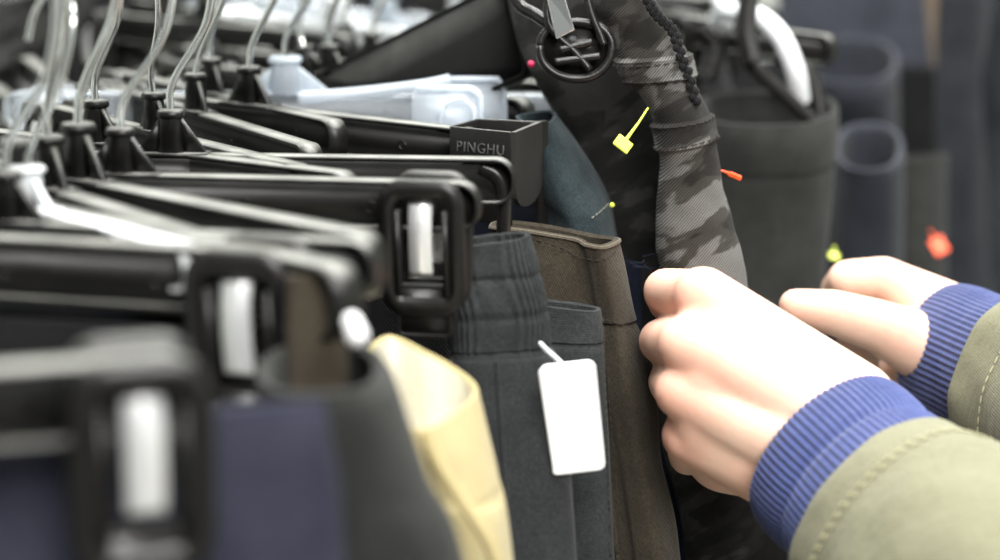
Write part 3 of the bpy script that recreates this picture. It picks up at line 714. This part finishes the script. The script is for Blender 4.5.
# near (left) hand: back towards the camera
W1, W2, W3 = q(850,409,.752), q(822,440,.742), q(791,470,.752)
MI, MM, MR, MP = q(703,296,.754), q(686,344,.744), q(682,392,.746), q(688,436,.756)
pinkpts = [(MI,.012),(MM,.012),(MR,.012),(MP,.012)]
for mc, w, r in ((MI, W1, .0118), (MM, W1.lerp(W2,.5), .0112), (MR, W2.lerp(W3,.4), .0108), (MP, W3, .0105)):
    b.capsule(mc, w, r, .0195)
    mid = mc.lerp(w, .45)
for a, c in ((MI, MM), (MM, MR), (MR, MP)):      # web of the palm behind the knuckles
    m1 = a.lerp(c, .5)+Vector((.0035,.0025,0)); b.capsule(m1, (W1+W3)/2, .0098, .019)
    for f_ in (.25,.5,.75):
        w_ = W1.lerp(W3, {0:.1,1:.4,2:.75}[[MI,MM,MR].index(a)]+f_*.28); o_ = a.lerp(c,f_)
        b.capsule(o_.lerp(w_,.13), w_, .0118, .0190)
pw = q(745,395,.775); b.capsule(pw, W2+Vector((0,.012,0)), .020, .019)    # palm pad
b.capsule(q(726,452,.772), W3+Vector((0,.008,0)), .0165, .016)               # heel of the little finger side
b.capsule(q(745,340,.776), W1+Vector((0,.01,0)), .0175, .017)
chain([MI, q(666,291,.782), q(668,303,.803), q(680,310,.817)], [.0105,.0094,.0082,.0072])
chain([MM, q(661,341,.780), q(668,348,.803), q(682,350,.817)], [.0104,.0092,.0083,.0073])
chain([MR, q(670,382,.782), q(676,386,.804), q(690,388,.816)], [.0102,.0090,.0080,.0070])
chain([MP, q(688,456,.783), q(694,452,.800), q(704,446,.812)], [.0094,.0080,.0072,.0064])
chain([q(806,400,.775), q(742,336,.796), q(706,312,.812), q(682,306,.824)], [.015,.0118,.0100,.0082])
for p in (q(666,291,.782), q(661,341,.780), q(670,382,.782)): pinkpts.append((p, .010))
AX = Vector((.66,-.4,-.60)); 
ax_n = (P(980,590,.665)-W2).normalized()
for w in (W1, W2, W3): b.capsule(w, W2+ax_n*.10+(w-W2)*.5, .0185, .022)
b.capsule(W2+ax_n*.10, W2+ax_n*.26, .034, .042)
# far (right) hand: palm side towards the camera, thumb leading
V1, V2, V3 = q(952,322,.905), q(954,356,.90), q(956,396,.905)
fI, fM, fR, fP = q(884,279,.915), q(880,300,.93), q(884,330,.945), q(892,352,.95)
for mc, w in ((fI, V1), (fM, V1.lerp(V2,.5)), (fR, V2), (fP, V3)): b.capsule(mc, w, .0108, .0185)
b.capsule(q(905,368,.915), V3, .0125, .0170); b.capsule(q(925,340,.905), V3, .0165, .0170)
chain([fI, q(848,280,.918), q(838,290,.94), q(845,300,.955)], [.0108,.0098,.0085,.0075])
chain([fM, q(850,300,.95), q(842,310,.965), q(850,318,.975)], [.0104,.0095,.0083,.0073])
chain([fR, q(856,330,.965), q(852,338,.98), q(860,342,.985)], [.0100,.0090,.0080,.0070])
chain([fP, q(868,352,.965), q(866,358,.98), q(872,362,.985)], [.0092,.0080,.0072,.0064])
chain([q(925,348,.893), q(878,326,.884), q(832,312,.874), q(796,306,.868)], [.0165,.0122,.0104,.0080])
ax_f = (P(1120,430,.80)-V2).normalized()
for w in (V1, V2, V3): b.capsule(w, V2+ax_f*.10+(w-V2)*.7, .0180, .023)
b.capsule(V2+ax_f*.10, V2+ax_f*.26, .033, .041)
body = b.build('body', M['skin'], pr)
rm = body.modifiers.new('r', 'REMESH'); rm.mode = 'VOXEL'; rm.voxel_size = .00125
sm = body.modifiers.new('s', 'SMOOTH'); sm.iterations = 12; sm.factor = .6
bpy.context.view_layer.update()
dg = bpy.context.evaluated_depsgraph_get(); me2 = bpy.data.meshes.new_from_object(body.evaluated_get(dg))
body.modifiers.clear(); body.data = me2; me2.name = 'body'
at = me2.attributes.new('pink', 'FLOAT', 'POINT'); org = Vector(pr['_w'])
vals = []
for v in me2.vertices:
    w = v.co+org; s = 0
    for c, r in pinkpts:
        d = (w-c).length; s = max(s, math.exp(-((d/(r*1.15))**2)*.9))
    s = s*.55
    if w.z < P(0,460,.74).z and w.x < .14: s = max(s, .12)
    vals.append(min(1, s))
at.data.foreach_set('value', vals)
me2.polygons.foreach_set('use_smooth', [True]*len(me2.polygons))
if not me2.materials: me2.materials.append(M['skin'])
# fingernails hidden behind the cloth; thumb nail of the far hand
# cuffs and sleeves
def frame(axn, wide):
    w = (wide-axn*wide.dot(axn)).normalized(); return w, axn.cross(w)
def sleeve(name, c0, axn, wide, prof, mt, nseg=96, ribs=0, amp=.0, wr=0, seed=0, tilt=0, bend=None):
    w, t_ = frame(axn, wide); rings = []
    prof_c = catmull([(s, a, c) for s, a, c in prof], max(30, len(prof)*10))
    for s, a_, c_ in prof_c:
        ring = []
        for k in range(nseg):
            a = 2*math.pi*k/nseg
            p = c0+axn*(s+tilt*math.sin(a))+w*a_*math.cos(a)+t_*c_*math.sin(a)
            if bend: p = p+bend*max(0, s-.03)**2
            n_ = (w*math.cos(a)/a_+t_*math.sin(a)/c_).normalized()
            off = amp*math.cos(ribs*a) if ribs else 0
            if wr: off += noise.noise(p*26+Vector((seed,0,0)))*wr+noise.noise(p*60)*wr*.4
            ring.append(p+n_*off)
        rings.append(ring)
    return MB().loft(rings, False, False).build(name, mt, pr), rings
wide = (P(886,371,.745)-P(754,511,.745))
cf0 = P(828,454,.741)
sleeve('cuff', cf0, ax_n, wide, [(.001,.0325,.0230),(-.002,.0345,.0255),(-.001,.0364,.0275),(.006,.0374,.0286),(.016,.0372,.0284),(.021,.0364,.0278),(.025,.0372,.0288),(.040,.0385,.0300),(.07,.039,.030)], M['knit'], 480, 78, .00042)
s1, r1 = sleeve('jacket_sleeve', cf0, ax_n, wide, [(.052,.0370,.0300),(.037,.0380,.0305),(.036,.0400,.0325),(.038,.0412,.0335),(.052,.0440,.0360),(.09,.052,.044),(.16,.060,.052),(.26,.066,.060)], M['olive'], 120, 0, 0, .0035, 3)
def seamline(rings, i, lift=.0006):
    c = sum(rings[i], Vector())/len(rings[i]); return [p+(p-c).normalized()*lift for p in rings[i]]
def ring_at(rings, c0, axn, s):
    return min(range(14, len(rings)), key=lambda i: abs((sum(rings[i], Vector())/len(rings[i])-c0).dot(axn)-s))
for s in (.052,.0545):
    i = ring_at(r1, cf0, ax_n, s); l = seamline(r1, i); stitches(pr, l+[l[0]], M['threadolive'], ln=.0032, gap=.0014, r=.00045, name='sleeve_stitching')
wide2 = (P(950,284,.9)-P(950,430,.9))
sleeve('cuff', V2+Vector((0,0,-.002)), ax_f, wide2, [(.000,.0310,.0220),(-.006,.0335,.0250),(-.005,.0350,.0270),(.006,.0362,.0280),(.024,.0360,.0280),(.03,.0362,.0285),(.07,.037,.030)], M['knit'], 480, 74, .00042)
s2, r2 = sleeve('jacket_sleeve', V2+Vector((0,0,-.002)), ax_f, wide2, [(.060,.0375,.0300),(.044,.0388,.0310),(.043,.0405,.0335),(.046,.0415,.0345),(.07,.044,.037),(.12,.052,.046),(.26,.064,.058)], M['olive'], 120, 0, 0, .0035, 9)
i = ring_at(r2, V2, ax_f, .066); l = seamline(r2, i); stitches(pr, l+[l[0]], M['threadolive'], ln=.0032, gap=.0014, r=.00045, name='sleeve_stitching')
# ------------------------------------------------------------------ light
def area(loc, rot, sx, sy, e, col):
    l = bpy.data.lights.new('ceiling_or_fill_lamp', 'AREA'); l.shape = 'RECTANGLE'; l.size = sx; l.size_y = sy; l.energy = e; l.color = col
    o = bpy.data.objects.new('ceiling_or_fill_lamp', l); COL.objects.link(o); o.location = loc; o.rotation_euler = rot; tag(o, kind='structure'); return o
area((.25,.55,2.9), (R(-4),0,0), 1.3, .5, 42, (1,.99,.95))
area((-.9,2.0,2.9), (R(-15),0,0), 2.4, .3, 50, (.97,1,.95))
area((1.1,1.6,2.9), (0,0,0), 2.0, .3, 40, (.97,1,.96))
area((.5,-.7,2.5), (R(38),R(8),0), 1.2, .8, 46, (1,.98,.95))  # front fill added behind the camera, not a ceiling fitting
w = bpy.data.worlds.new('world'); bpy.context.scene.world = w; w.use_nodes = True
w.node_tree.nodes['Background'].inputs[0].default_value = (.93,.96,.92,1); w.node_tree.nodes['Background'].inputs[1].default_value = .17
sc = bpy.context.scene
sc.view_settings.view_transform = 'Standard'; sc.view_settings.look = 'None'; sc.view_settings.exposure = .45; sc.view_settings.gamma = 1.0
for o in bpy.data.objects:
    for k in ('_w', '_full'):
        if k in o: del o[k]
